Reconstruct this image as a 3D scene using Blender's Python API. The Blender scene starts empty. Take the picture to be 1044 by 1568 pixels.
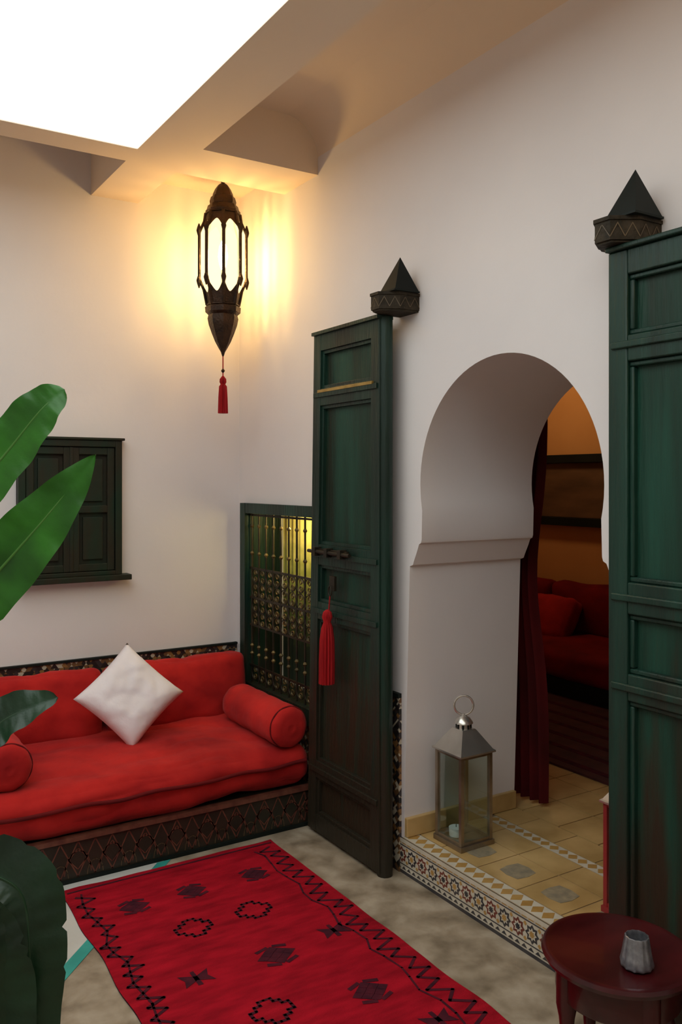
import bpy, bmesh, math, random
from mathutils import Vector, Matrix, noise
random.seed(3)
scene = bpy.context.scene
scene.view_settings.view_transform = 'Standard'
PI = math.pi

# ------------------------------------------------------------ materials
def base_mat(name):
    m = bpy.data.materials.new(name); m.use_nodes = True
    nt = m.node_tree
    return m, nt, nt.nodes['Principled BSDF']

def mat(name, cols, scale=(3,3,3), rough=0.6, metal=0.0, bump=0.0, bscale=60, detail=6,
        spec=0.5, sheen=0.0, distort=0.0, stops=None, coat=0.0, bstretch=None, worn=None):
    m, nt, b = base_mat(name)
    if not isinstance(cols, list): cols = [cols]
    b.inputs['Roughness'].default_value = rough
    b.inputs['Metallic'].default_value = metal
    b.inputs['Specular IOR Level'].default_value = spec
    b.inputs['Sheen Weight'].default_value = sheen
    b.inputs['Coat Weight'].default_value = coat
    tc = nt.nodes.new('ShaderNodeTexCoord')
    if len(cols) > 1:
        mp = nt.nodes.new('ShaderNodeMapping'); mp.inputs['Scale'].default_value = scale
        nt.links.new(tc.outputs['Object'], mp.inputs['Vector'])
        n = nt.nodes.new('ShaderNodeTexNoise'); n.inputs['Scale'].default_value = 1
        n.inputs['Detail'].default_value = detail; n.inputs['Distortion'].default_value = distort
        nt.links.new(mp.outputs[0], n.inputs['Vector'])
        r = nt.nodes.new('ShaderNodeValToRGB')
        while len(r.color_ramp.elements) < len(cols): r.color_ramp.elements.new(0.5)
        for i, c in enumerate(cols):
            e = r.color_ramp.elements[i]
            e.position = stops[i] if stops else 0.3 + 0.4*i/(len(cols)-1)
            e.color = (*c, 1)
        nt.links.new(n.outputs['Fac'], r.inputs['Fac'])
        out = r.outputs['Color']
        if worn:   # paint worn to brown wood, mostly toward the bottom of the leaf
            col, ztop = worn
            sx = nt.nodes.new('ShaderNodeSeparateXYZ'); nt.links.new(tc.outputs['Object'], sx.inputs[0])
            mr = nt.nodes.new('ShaderNodeMapRange'); mr.inputs['From Min'].default_value = ztop
            mr.inputs['From Max'].default_value = 0.0; mr.inputs['To Min'].default_value = -0.25; mr.inputs['To Max'].default_value = 0.42
            nt.links.new(sx.outputs['Z'], mr.inputs['Value'])
            n3 = nt.nodes.new('ShaderNodeTexNoise'); n3.inputs['Scale'].default_value = 1; n3.inputs['Detail'].default_value = 8
            mp3 = nt.nodes.new('ShaderNodeMapping'); mp3.inputs['Scale'].default_value = (22,22,2.2)
            nt.links.new(tc.outputs['Object'], mp3.inputs['Vector']); nt.links.new(mp3.outputs[0], n3.inputs['Vector'])
            a = nt.nodes.new('ShaderNodeMath'); a.operation='ADD'
            nt.links.new(mr.outputs[0], a.inputs[0]); nt.links.new(n3.outputs['Fac'], a.inputs[1])
            r3 = nt.nodes.new('ShaderNodeValToRGB'); r3.color_ramp.elements[0].position=0.45; r3.color_ramp.elements[1].position=0.75
            nt.links.new(a.outputs[0], r3.inputs['Fac'])
            mx = nt.nodes.new('ShaderNodeMixRGB'); mx.inputs['Color2'].default_value=(*col,1)
            nt.links.new(r3.outputs['Color'], mx.inputs['Fac']); nt.links.new(out, mx.inputs['Color1'])
            out = mx.outputs['Color']
        nt.links.new(out, b.inputs['Base Color'])
    else:
        b.inputs['Base Color'].default_value = (*cols[0], 1)
    if bump > 0:
        mp2 = nt.nodes.new('ShaderNodeMapping')
        mp2.inputs['Scale'].default_value = bstretch if bstretch else (1,1,1)
        nt.links.new(tc.outputs['Object'], mp2.inputs['Vector'])
        n2 = nt.nodes.new('ShaderNodeTexNoise'); n2.inputs['Scale'].default_value = bscale
        n2.inputs['Detail'].default_value = 4
        nt.links.new(mp2.outputs[0], n2.inputs['Vector'])
        bp = nt.nodes.new('ShaderNodeBump'); bp.inputs['Strength'].default_value = bump
        bp.inputs['Distance'].default_value = 0.01
        nt.links.new(n2.outputs['Fac'], bp.inputs['Height'])
        nt.links.new(bp.outputs[0], b.inputs['Normal'])
    return m

def mosaic_mat(name, cell, cols, rough=0.3):
    m, nt, b = base_mat(name)
    b.inputs['Roughness'].default_value = rough
    tc = nt.nodes.new('ShaderNodeTexCoord')
    mp = nt.nodes.new('ShaderNodeMapping'); mp.inputs['Rotation'].default_value = (PI/4, PI/4, 0)
    nt.links.new(tc.outputs['Object'], mp.inputs['Vector'])
    sn = nt.nodes.new('ShaderNodeVectorMath'); sn.operation = 'SNAP'
    sn.inputs[1].default_value = (cell, cell, cell)
    nt.links.new(mp.outputs[0], sn.inputs[0])
    wn = nt.nodes.new('ShaderNodeTexWhiteNoise'); wn.noise_dimensions = '3D'
    nt.links.new(sn.outputs[0], wn.inputs['Vector'])
    r = nt.nodes.new('ShaderNodeValToRGB'); r.color_ramp.interpolation = 'CONSTANT'
    while len(r.color_ramp.elements) < len(cols): r.color_ramp.elements.new(0.5)
    for i, c in enumerate(cols):
        r.color_ramp.elements[i].position = i/len(cols); r.color_ramp.elements[i].color = (*c, 1)
    nt.links.new(wn.outputs['Value'], r.inputs['Fac'])
    nt.links.new(r.outputs['Color'], b.inputs['Base Color'])
    return m

def emit_mat(name, col, strength, transp=0.0):
    m = bpy.data.materials.new(name); m.use_nodes = True
    nt = m.node_tree; nt.nodes.clear()
    o = nt.nodes.new('ShaderNodeOutputMaterial')
    e = nt.nodes.new('ShaderNodeEmission'); e.inputs['Color'].default_value = (*col, 1)
    e.inputs['Strength'].default_value = strength
    if transp > 0:
        t = nt.nodes.new('ShaderNodeBsdfTransparent')
        mx = nt.nodes.new('ShaderNodeMixShader'); mx.inputs[0].default_value = transp
        nt.links.new(e.outputs[0], mx.inputs[1]); nt.links.new(t.outputs[0], mx.inputs[2])
        nt.links.new(mx.outputs[0], o.inputs['Surface'])
    else:
        nt.links.new(e.outputs[0], o.inputs['Surface'])
    return m

def glass_mat(name, tint=(0.9,0.95,0.93), g=0.12):
    m = bpy.data.materials.new(name); m.use_nodes = True
    nt = m.node_tree; nt.nodes.clear()
    o = nt.nodes.new('ShaderNodeOutputMaterial')
    t = nt.nodes.new('ShaderNodeBsdfTransparent'); t.inputs[0].default_value = (*tint, 1)
    gl = nt.nodes.new('ShaderNodeBsdfGlossy'); gl.inputs['Roughness'].default_value = 0.05
    mx = nt.nodes.new('ShaderNodeMixShader'); mx.inputs[0].default_value = g
    nt.links.new(t.outputs[0], mx.inputs[1]); nt.links.new(gl.outputs[0], mx.inputs[2])
    nt.links.new(mx.outputs[0], o.inputs['Surface'])
    return m

M = {}
M['plaster'] = mat('plaster', [(0.70,0.645,0.64),(0.77,0.71,0.695)], (1.3,1.3,1.3), 0.85, bump=0.15, bscale=14)
M['ceil'] = mat('ceiling_plaster', [(0.74,0.60,0.47),(0.79,0.65,0.52)], (1,1,1), 0.85, bump=0.08, bscale=10)
M['concrete'] = mat('concrete', [(0.15,0.11,0.07),(0.30,0.235,0.165),(0.42,0.345,0.26)], (9,9,9), 0.5, bump=0.12, bscale=40, detail=12, distort=0.2, stops=[0.30,0.5,0.68])
M['white_tile'] = mat('pale_floor', [(0.50,0.48,0.44),(0.64,0.62,0.58)], (5,5,5), 0.4)
M['teal'] = mat('teal_inlay', [(0.03,0.28,0.24),(0.05,0.38,0.32)], (9,9,9), 0.4)
M['red_fab'] = mat('red_velvet', [(0.28,0.007,0.008),(0.54,0.020,0.016)], (5,5,7), 0.85, bump=0.3, bscale=25, sheen=0.05, detail=6, spec=0.15)
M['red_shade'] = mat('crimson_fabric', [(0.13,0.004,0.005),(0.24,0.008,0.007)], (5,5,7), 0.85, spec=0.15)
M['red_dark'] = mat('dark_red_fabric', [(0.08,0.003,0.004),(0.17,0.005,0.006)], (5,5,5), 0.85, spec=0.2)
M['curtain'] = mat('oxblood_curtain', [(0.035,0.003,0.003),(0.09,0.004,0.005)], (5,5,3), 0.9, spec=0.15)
M['rug_red'] = mat('rug_wool_red', [(0.22,0.003,0.010),(0.45,0.007,0.020)], (7,26,7), 0.95, bump=0.5, bscale=160, bstretch=(1,3,1), spec=0.1, stops=[0.28,0.72])
M['rug_dark'] = mat('rug_wool_dark', [(0.030,0.006,0.013),(0.085,0.009,0.018)], (30,30,30), 0.95, spec=0.15)
M['white_fab'] = mat('white_cotton', [(0.76,0.68,0.69),(0.84,0.76,0.77)], (8,8,8), 0.85, bump=0.4, bscale=18)
M['green'] = mat('green_painted_wood', [(0.005,0.011,0.007),(0.006,0.024,0.016),(0.009,0.045,0.030)], (9,9,1.1), 0.45, bump=0.35, bscale=14, bstretch=(6,6,0.6), stops=[0.3,0.5,0.74], spec=0.35, worn=((0.022,0.017,0.010),1.3))
M['green_panel'] = mat('green_painted_panel', [(0.012,0.013,0.006),(0.006,0.027,0.016),(0.009,0.060,0.038)], (12,12,0.9), 0.5, bump=0.35, bscale=14, bstretch=(6,6,0.6), stops=[0.30,0.48,0.76], spec=0.3, worn=((0.026,0.016,0.008),1.3))
M['green_dark'] = mat('dark_green_shutter', [(0.024,0.015,0.008),(0.010,0.024,0.013)], (14,14,4), 0.5, bump=0.2, bscale=20, spec=0.25)
M['wood_carved'] = mat('carved_cedar', [(0.018,0.014,0.009),(0.05,0.036,0.022)], (20,20,20), 0.7, bump=0.6, bscale=50, spec=0.2)
M['black'] = mat('black_paint', [(0.004,0.006,0.005),(0.008,0.012,0.010)], (5,5,5), 0.6, spec=0.2)
M['iron'] = mat('wrought_iron', [(0.012,0.010,0.008),(0.05,0.035,0.018)], (12,12,12), 0.5, 0.5)
M['brass'] = mat('aged_brass', [(0.014,0.007,0.004),(0.055,0.025,0.011)], (20,20,20), 0.45, 0.6, bump=0.4, bscale=80)
M['scroll'] = mat('gilt_iron', [(0.035,0.025,0.010),(0.20,0.13,0.045)], (25,25,25), 0.45, 0.4)
M['gold'] = mat('gold_strip', [(0.25,0.15,0.03),(0.42,0.27,0.07)], (20,20,20), 0.4, 0.3)
M['silver'] = mat('tin_metal', [(0.45,0.41,0.36),(0.70,0.66,0.60)], (9,9,9), 0.25, 0.85)
M['bronze'] = mat('tarnished_tin', [(0.20,0.15,0.10),(0.42,0.35,0.27)], (9,9,9), 0.3, 0.85)
M['redmetal'] = mat('red_enamel', [(0.25,0.02,0.02),(0.35,0.03,0.03)], (9,9,9), 0.4, 0.2)
M['glass'] = glass_mat('clear_glass')
M['wax'] = mat('candle_wax', (0.75,0.75,0.72), rough=0.5)
M['ochre'] = mat('ochre_tile', [(0.36,0.22,0.075),(0.60,0.39,0.16)], (6,6,6), 0.35, coat=0.2)
M['ochre2'] = mat('ochre_glazed', [(0.36,0.19,0.05),(0.46,0.27,0.08)], (20,20,20), 0.3)
M['cream'] = mat('cream_tile', [(0.50,0.44,0.34),(0.62,0.55,0.44)], (15,15,15), 0.35)
M['greytile'] = mat('grey_tile_motif', [(0.20,0.17,0.12),(0.36,0.28,0.17)], (40,40,40), 0.4)
M['grout'] = mat('grout', [(0.22,0.15,0.08),(0.28,0.2,0.12)], (9,9,9), 0.8)
M['inktile'] = mat('dark_tile', [(0.02,0.022,0.03),(0.06,0.05,0.05)], (20,20,20), 0.3)
M['redtile'] = mat('oxblood_tile', [(0.12,0.02,0.015),(0.2,0.05,0.03)], (20,20,20), 0.3)
M['mosaic'] = mosaic_mat('zellij_mosaic', 0.016, [(0.02,0.015,0.015),(0.46,0.40,0.30),(0.24,0.12,0.04),(0.04,0.03,0.03),(0.14,0.07,0.03),(0.02,0.018,0.015)])
M['basepanel'] = mat('banquette_base', [(0.010,0.013,0.008),(0.03,0.020,0.012)], (9,9,9), 0.45)
M['basetan'] = mat('banquette_line', [(0.08,0.018,0.012),(0.17,0.06,0.035)], (25,25,25), 0.5)
M['basegold'] = mat('banquette_gold_line', [(0.06,0.035,0.015),(0.12,0.08,0.04)], (25,25,25), 0.5)
M['leaf'] = mat('banana_leaf', [(0.010,0.055,0.005),(0.028,0.15,0.010)], (8,8,8), 0.35, bump=0.15, bscale=30, spec=0.35)
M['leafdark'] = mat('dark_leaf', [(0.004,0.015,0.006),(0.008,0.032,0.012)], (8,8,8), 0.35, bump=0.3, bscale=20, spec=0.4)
M['rib'] = mat('leaf_rib', (0.05,0.15,0.02), rough=0.4)
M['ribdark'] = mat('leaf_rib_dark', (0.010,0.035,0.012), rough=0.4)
M['terracotta'] = mat('terracotta', [(0.25,0.09,0.04),(0.34,0.14,0.07)], (9,9,9), 0.8)
M['soil'] = mat('soil', (0.03,0.02,0.012), rough=0.95)
M['mahog'] = mat('mahogany', [(0.030,0.002,0.003),(0.060,0.005,0.006)], (3,12,12), 0.3, coat=0.2, spec=0.35)
M['cup'] = mat('ribbed_pewter', [(0.18,0.18,0.20),(0.38,0.38,0.41)], (60,60,60), 0.3, 0.75)
M['orange'] = mat('orange_wall', [(0.60,0.27,0.08),(0.68,0.33,0.11)], (2,2,2), 0.85)
M['brown'] = mat('brown_wood', [(0.08,0.04,0.017),(0.16,0.08,0.036)], (3,3,12), 0.6)
M['darkwood'] = mat('dark_wood', [(0.03,0.015,0.01),(0.05,0.025,0.015)], (3,3,12), 0.6)
M['darkrug'] = mat('dark_rug', [(0.04,0.006,0.005),(0.08,0.014,0.012)], (9,9,9), 0.95)
M['thread_red'] = mat('red_thread', [(0.22,0.003,0.006),(0.42,0.010,0.012)], (90,90,6), 0.7, spec=0.2)
M['skyglass'] = emit_mat('frosted_skylight', (0.93,1.0,0.97), 2.55)
M['lampglass'] = emit_mat('lit_lamp_glass', (1.0,0.78,0.36), 2.3, 0.45)
M['bulb'] = emit_mat('bulb_glow', (1.0,0.82,0.5), 25.0)
m, nt, bb = base_mat('curtain_painted_glow'); bb.inputs['Roughness'].default_value = 0.85
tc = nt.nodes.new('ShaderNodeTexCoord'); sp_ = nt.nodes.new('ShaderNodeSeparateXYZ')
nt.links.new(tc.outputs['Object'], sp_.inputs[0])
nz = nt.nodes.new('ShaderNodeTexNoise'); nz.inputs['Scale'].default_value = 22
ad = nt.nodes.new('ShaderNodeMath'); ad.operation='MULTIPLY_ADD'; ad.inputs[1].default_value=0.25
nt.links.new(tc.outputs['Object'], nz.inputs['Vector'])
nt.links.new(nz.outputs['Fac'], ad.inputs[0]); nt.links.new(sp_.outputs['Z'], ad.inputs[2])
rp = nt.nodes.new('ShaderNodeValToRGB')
RS=[(0.80,(0.014,0.022,0.008)),(0.95,(0.09,0.11,0.02)),(1.15,(0.34,0.33,0.06)),(1.35,(0.85,0.72,0.24))]  # glow at the top and dimness below painted into the cloth by height
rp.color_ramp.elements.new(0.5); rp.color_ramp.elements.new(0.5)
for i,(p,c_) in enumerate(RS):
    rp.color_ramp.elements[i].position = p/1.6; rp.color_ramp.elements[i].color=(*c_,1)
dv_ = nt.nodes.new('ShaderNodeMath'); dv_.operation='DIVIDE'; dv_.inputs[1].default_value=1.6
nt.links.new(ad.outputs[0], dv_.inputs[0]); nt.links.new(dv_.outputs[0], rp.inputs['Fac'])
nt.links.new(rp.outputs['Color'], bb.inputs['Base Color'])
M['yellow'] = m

# ------------------------------------------------------------ mesh builder
class MB:
    def __init__(s): s.v=[]; s.f=[]; s.mi=[]; s.mats=[]
    def m(s, k):
        mm = M[k]
        if mm not in s.mats: s.mats.append(mm)
        return s.mats.index(mm)
    def add(s, vs, fs, k):
        o = len(s.v); i = s.m(k)
        s.v += [tuple(v) for v in vs]
        for f in fs: s.f.append(tuple(o+a for a in f)); s.mi.append(i)
    def box(s, x0,x1,y0,y1,z0,z1,k):
        vs=[(x0,y0,z0),(x1,y0,z0),(x1,y1,z0),(x0,y1,z0),(x0,y0,z1),(x1,y0,z1),(x1,y1,z1),(x0,y1,z1)]
        s.add(vs,[(3,2,1,0),(4,5,6,7),(0,1,5,4),(1,2,6,5),(2,3,7,6),(3,0,4,7)],k)
    def prism(s, base, vec, k):
        n=len(base); vec=Vector(vec)
        vs=[Vector(p) for p in base]+[Vector(p)+vec for p in base]
        fs=[tuple(range(n-1,-1,-1)),tuple(range(n,2*n))]+[(i,(i+1)%n,n+(i+1)%n,n+i) for i in range(n)]
        s.add(vs,fs,k)
    def rev(s, c, prof, n, k, rot=0.0, caps=True, jit=0.0, lobes=0, mtx=None):
        vs=[]; 
        for (r,z) in prof:
            for i in range(n):
                a=rot+2*PI*i/n; rr=r*(1+jit*math.cos(lobes*a)) if lobes else r
                p=Vector((rr*math.cos(a),rr*math.sin(a),z))
                if mtx: p=mtx@p
                vs.append((p.x+c[0],p.y+c[1],p.z+(c[2] if len(c)>2 else 0)))
        fs=[]
        for j in range(len(prof)-1):
            for i in range(n):
                a=j*n+i; b=j*n+(i+1)%n
                fs.append((a,b,b+n,a+n))
        if caps:
            fs.append(tuple(range(n-1,-1,-1))); fs.append(tuple((len(prof)-1)*n+i for i in range(n)))
        s.add(vs,fs,k)
    def tube(s, pts, r, k, n=8, closed=False):
        pts=[Vector(p) for p in pts]; N=len(pts); rr = r if isinstance(r,list) else [r]*N
        vs=[]; ref=None
        for i,p in enumerate(pts):
            if closed: t=(pts[(i+1)%N]-pts[(i-1)%N])
            else: t=pts[min(i+1,N-1)]-pts[max(i-1,0)]
            if t.length<1e-9: t=Vector((0,0,1))
            t.normalize()
            if ref is None:
                ref=Vector((0,0,1)) if abs(t.z)<0.9 else Vector((1,0,0))
            u=(ref-t*ref.dot(t))
            if u.length<1e-6: u=t.orthogonal()
            u.normalize(); ref=u; w=t.cross(u)
            for j in range(n):
                a=2*PI*j/n; vs.append(p+(u*math.cos(a)+w*math.sin(a))*rr[i])
        fs=[]
        R=N if closed else N-1
        for i in range(R):
            for j in range(n):
                a=i*n+j; b=i*n+(j+1)%n; c=((i+1)%N)*n+(j+1)%n; d=((i+1)%N)*n+j
                fs.append((a,b,c,d))
        if not closed: fs += [tuple(range(n-1,-1,-1)), tuple((N-1)*n+j for j in range(n))]
        s.add(vs,fs,k)
    def soft(s, c, dims, r, k, cuts=20, amp=0.006, freq=6, bulge=(0,0,0), mtx=None, seed=0, creases=None):
        bm=bmesh.new(); bmesh.ops.create_cube(bm,size=2)
        bmesh.ops.subdivide_edges(bm,edges=bm.edges[:],cuts=cuts,use_grid_fill=True)
        h=Vector(dims)/2; vs=[]
        for v in bm.verts:
            t=[]
            for a in range(3):
                q=v.co[a]; q=0.45*q+0.55*math.sin(q*PI/2); t.append(q)
            p=Vector((t[0]*h.x,t[1]*h.y,t[2]*h.z))
            inn=Vector([max(-(h[a]-r),min(h[a]-r,p[a])) for a in range(3)])
            dv=p-inn
            if dv.length>1e-9: p=inn+dv.normalized()*r
            for a in range(3):
                b1,b2=(a+1)%3,(a+2)%3
                wgt=max(0,1-t[b1]**2)*max(0,1-t[b2]**2)
                p[a]+=bulge[a]*wgt*t[a]
            nn=noise.noise_vector((p+Vector((seed,seed*2,0)))*freq)
            n2=noise.noise_vector((p+Vector((seed,seed*2,3)))*freq*2.7)
            p+=nn*amp+n2*amp*0.4
            if creases:
                rn=1-abs(noise.noise(Vector(((p.x+seed)*creases[0],(p.y)*creases[1],(p.z+seed)*creases[2]))))*2.5
                if rn>0: p-= (v.co.normalized())*creases[3]*rn*rn
            if mtx: p=mtx@p
            vs.append(p+Vector(c))
        bm.verts.index_update()
        fs=[tuple(v.index for v in f.verts) for f in bm.faces]
        bm.free(); s.add(vs,fs,k)
    def strip(s, pts, w, fn, k, closed=False):
        """flat ribbon along 2D polyline, fn maps (a,b)->3D"""
        P=[Vector(p) for p in pts]; N=len(P)
        segs=[(P[i],P[(i+1)%N]) for i in range(N if closed else N-1)]
        for a,b in segs:
            t=(b-a); 
            if t.length<1e-9: continue
            t.normalize(); nrm=Vector((-t.y,t.x))*w/2; e=t*w/2*0.7
            q=[a-e-nrm,b+e-nrm,b+e+nrm,a-e+nrm]
            s.add([fn(x.x,x.y) for x in q],[(0,1,2,3)],k)
    def obj(s, name, smooth=True, bevel=0, angle=35, recalc=True, parent=None, sub=0):
        me=bpy.data.meshes.new(name); me.from_pydata(s.v,[],s.f)
        for mm in s.mats: me.materials.append(mm)
        me.polygons.foreach_set('material_index',s.mi)
        if recalc:
            bm=bmesh.new(); bm.from_mesh(me); bmesh.ops.recalc_face_normals(bm,faces=bm.faces[:]); bm.to_mesh(me); bm.free()
        if smooth:
            me.shade_smooth(); me.set_sharp_from_angle(angle=math.radians(angle))
        me.update()
        o=bpy.data.objects.new(name,me); scene.collection.objects.link(o)
        if bevel>0:
            b=o.modifiers.new('bevel','BEVEL'); b.width=bevel; b.segments=2; b.limit_method='ANGLE'; b.angle_limit=math.radians(40)
        if parent: o.parent=parent
        return o

def empty(name, loc=(0,0,0)):
    e=bpy.data.objects.new(name,None); e.location=loc; e.empty_display_size=0.1
    scene.collection.objects.link(e); return e
def child(o,e):
    o.parent=e; o.matrix_parent_inverse=Matrix.Translation(e.location).inverted()

WX=1.95   # face of the arch wall
WY=4.10   # face of the sofa wall
ZB=2.865  # underside of beams
TZ=0.135  # threshold level

# ------------------------------------------------------------ room shell
b=MB(); b.box(-2.4,WX,-1.8,WY,-0.1,0.0,'concrete'); b.obj('floor',False)
b=MB(); b.box(-2.5,WX,WY,WY+0.12,-0.1,3.2,'plaster'); b.obj('wall_back',False)
b=MB(); b.box(-2.5,-2.4,-1.8,WY,-0.1,3.2,'plaster'); b.obj('wall_left',False)
b=MB(); b.box(-2.5,WX,-1.9,-1.8,-0.1,3.2,'plaster'); b.obj('wall_front',False)

# arch wall: outline with two openings
cu=bpy.data.curves.new('wall_right','CURVE'); cu.dimensions='2D'; cu.fill_mode='BOTH'; cu.extrude=0.285
def spl(pts):
    sp=cu.splines.new('POLY'); sp.points.add(len(pts)-1)
    for i,p in enumerate(pts): sp.points[i].co=(p[0],p[1],0,1)
    sp.use_cyclic_u=True
spl([(-1.9,-0.1),(5.4,-0.1),(5.4,3.2),(-1.9,3.2)])
AC,AZ,AR=2.11,1.487,0.432
imp=[(0.535,TZ-0.003),(0.497,1.175),(0.478,1.182),(0.470,1.20),(0.452,1.235),(0.440,1.262),(0.428,1.268),(0.424,1.28)]
arch=[(AC+dy,z) for dy,z in imp]
for i in range(0,49):
    a=math.radians(-13+ (206)*i/48)
    yy=AC+AR*math.cos(a); zz=AZ+AR*math.sin(a)
    arch.append((yy,zz))
arch+= [(AC-dy,z) for dy,z in reversed(imp)]
spl(arch)
NY0,NY1,NZ0,NZ1=3.06,3.975,0.455,1.345
spl([(NY0,NZ0),(NY1,NZ0),(NY1,NZ1),(NY0,NZ1)])
co=bpy.data.objects.new('tmpwall',cu); scene.collection.objects.link(co)
bpy.context.view_layer.update()
me=bpy.data.meshes.new_from_object(co.evaluated_get(bpy.context.evaluated_depsgraph_get()))
bpy.data.objects.remove(co)
R=Matrix(((0,0,1,WX+0.285),(1,0,0,0),(0,1,0,0),(0,0,0,1)))
me.transform(R)
me.materials.clear(); me.materials.append(M['plaster'])
me.shade_smooth(); me.set_sharp_from_angle(angle=math.radians(30))
w=bpy.data.objects.new('wall_right',me); scene.collection.objects.link(w)

# ceiling: beams, coffers, slab
b=MB()
b.box(1.17,1.40,-1.8,WY,ZB,3.14,'ceil')               # long beam beside skylight
b.box(1.40,WX,3.29,3.60,ZB,3.14,'ceil')               # cross beam
b.box(-2.4,1.17,3.43,3.58,ZB,3.14,'ceil')
b.box(1.40,WX,-1.8,3.29,3.10,3.14,'ceil')             # coffer ceilings
b.box(1.40,WX,3.60,WY,2.985,3.14,'ceil')
b.box(-2.4,1.17,3.58,WY,3.12,3.14,'ceil')
b.box(-2.4,-1.3,-1.8,3.43,ZB,3.14,'ceil')
b.box(-1.3,1.17,-1.8,-0.7,ZB,3.14,'ceil')
b.obj('ceiling',False)
# hand-plastered cove softening the joint of arch wall and coffer
b=MB(); r=0.17
pts=[(WX+0.001,3.101)]+[(WX+0.001-r+r*math.cos(a),3.101-r+r*math.sin(a)) for a in [PI/2*k/10 for k in range(11)]]
b.prism([(x,-1.8,z) for x,z in pts],(0,5.09,0),'ceil'); b.obj('trim_cove',True,angle=25)
b=MB(); b.box(-1.3,1.17,-0.7,3.43,ZB+0.004,ZB+0.03,'skyglass'); b.obj('skylight_window_1',False)

# pale floor field + teal inlay lines (diagonal pattern set into the floor)
b=MB()
b.prism([(-0.6,1.35,0.0005),(0.5,2.51,0.0005),(1.21,3.23,0.0005),(-0.6,3.23,0.0005)],(0,0,0.001),'white_tile')
b.prism([(-0.6,1.32,0.0008),(-0.55,1.30,0.0008),(1.235,3.225,0.0008),(1.18,3.225,0.0008)],(0,0,0.0015),'teal')
b.obj('trim_floor_inlay',False)

# ------------------------------------------------------------ threshold + inner floor
b=MB(); b.box(WX+0.57,4.8,0.4,5.3,0.0,TZ-0.004,'grout')
b.obj('floor_inner',False)
b=MB()
b.box(WX-0.004,WX+0.57,AC-0.535,AC+0.535,TZ-0.003,TZ-0.0005,'grout')
def tile(x0,x1,y0,y1,k='ochre',motif=True):
    g=0.0025
    y0=max(y0,AC-0.533); y1=min(y1,AC+0.533)
    if y1-y0<0.02: return
    b.box(x0+g,x1-g,y0+g,y1-g,TZ-0.001,TZ+0.002,k)
    cx,cy=(x0+x1)/2,(y0+y1)/2
    if motif and y1-y0>0.12 and x1-x0>0.12:
        r=0.062
        pts=[(cx+r*(1.0 if i%2==0 else 0.84)*math.cos(PI*i/4+PI/4),cy+r*(1.0 if i%2==0 else 0.84)*math.sin(PI*i/4+PI/4),TZ+0.0024) for i in range(8)]
        b.prism(pts,(0,0,0.0006),'greytile')
def diamond_border(x0,x1,y0,y1):
    b.box(x0,x1,y0,y1,TZ-0.001,TZ+0.0016,'cream')
    n=int((y1-y0)/0.045); st=(y1-y0)/n; cx=(x0+x1)/2; hw=(x1-x0)/2*0.9
    for i in range(n):
        cy=y0+(i+0.5)*st
        b.prism([(cx-hw,cy,TZ+0.0018),(cx,cy-st/2*0.9,TZ+0.0018),(cx+hw,cy,TZ+0.0018),(cx,cy+st/2*0.9,TZ+0.0018)],(0,0,0.0006),'ochre2')
diamond_border(WX-0.003,WX+0.062,AC-0.533,AC+0.533)
for j in range(7):
    tile(WX+0.065,WX+0.262,AC-0.6+0.197*j,AC-0.6+0.197*(j+1))
    tile(WX+0.262,WX+0.385,AC-0.6+0.197*j,AC-0.6+0.197*(j+1),'ochre',False)
diamond_border(WX+0.388,WX+0.44,AC-0.50,AC+0.50)
for j in range(7):
    tile(WX+0.443,WX+0.57,AC-0.6+0.197*j,AC-0.6+0.197*(j+1),'ochre',False)
b.obj('floor_threshold',False)
b=MB()
for i in range(9):
    for j in range(16):
        x0=WX+0.574+i*0.2; y0=1.4+j*0.2
        b.box(x0+.003,x0+.197,y0+.003,y0+.197,TZ-0.003,TZ+0.001,'ochre')
b.obj('floor_inner_tiles',False)

# mosaic riser on the step
b=MB()
y0,y1=1.55,2.68
X=WX-0.006
b.box(X,WX+0.0,y0,y1,0.0,TZ-0.003,'cream')
def fr(a,z,dx=0.0012): return (X-dx,a,z)
b.box(X-0.0015,WX,y0,y1,0.118,TZ-0.003,'cream')
b.box(X-0.001,WX,y0,y1,0.0,0.012,'inktile')
n=int((y1-y0)/0.03)
for i in range(n):
    yc=y0+(i+0.5)*(y1-y0)/n
    b.add([fr(yc-0.013,0.114),fr(yc+0.013,0.114),fr(yc,0.128)],[(0,1,2)],'ochre2')
    b.add([fr(yc-0.013,0.018),fr(yc+0.013,0.018),fr(yc,0.030)],[(0,1,2)],'inktile')
b.strip([(y0,0.108),(y1,0.108)],0.004,lambda a,z:fr(a,z),'inktile')
b.strip([(y0,0.036),(y1,0.036)],0.004,lambda a,z:fr(a,z),'inktile')
n=int((y1-y0)/0.062)
for i in range(n):
    yc=y0+(i+0.5)*(y1-y0)/n; zc=0.072
    for kk,(ro,ri,mk) in enumerate([(0.031,0.022,['inktile','redtile'][i%2]),(0.021,0.013,'cream'),(0.013,0.008,['ochre2','inktile'][i%2])]):
        pts=[fr(yc+(ro if q%2==0 else ri)*math.cos(PI*q/8),zc+(ro if q%2==0 else ri)*math.sin(PI*q/8),0.0012+0.0006*kk) for q in range(16)]
        b.add(pts,[tuple(range(16))],mk)
    for dz in (-0.024,0.024):
        yk=yc+0.031
        b.add([fr(yk-0.008,zc+dz),fr(yk,zc+dz-0.008),fr(yk+0.008,zc+dz),fr(yk,zc+dz+0.008)],[(0,1,2,3)],'ochre2')
b.obj('trim_step_riser',False,recalc=False)

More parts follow.
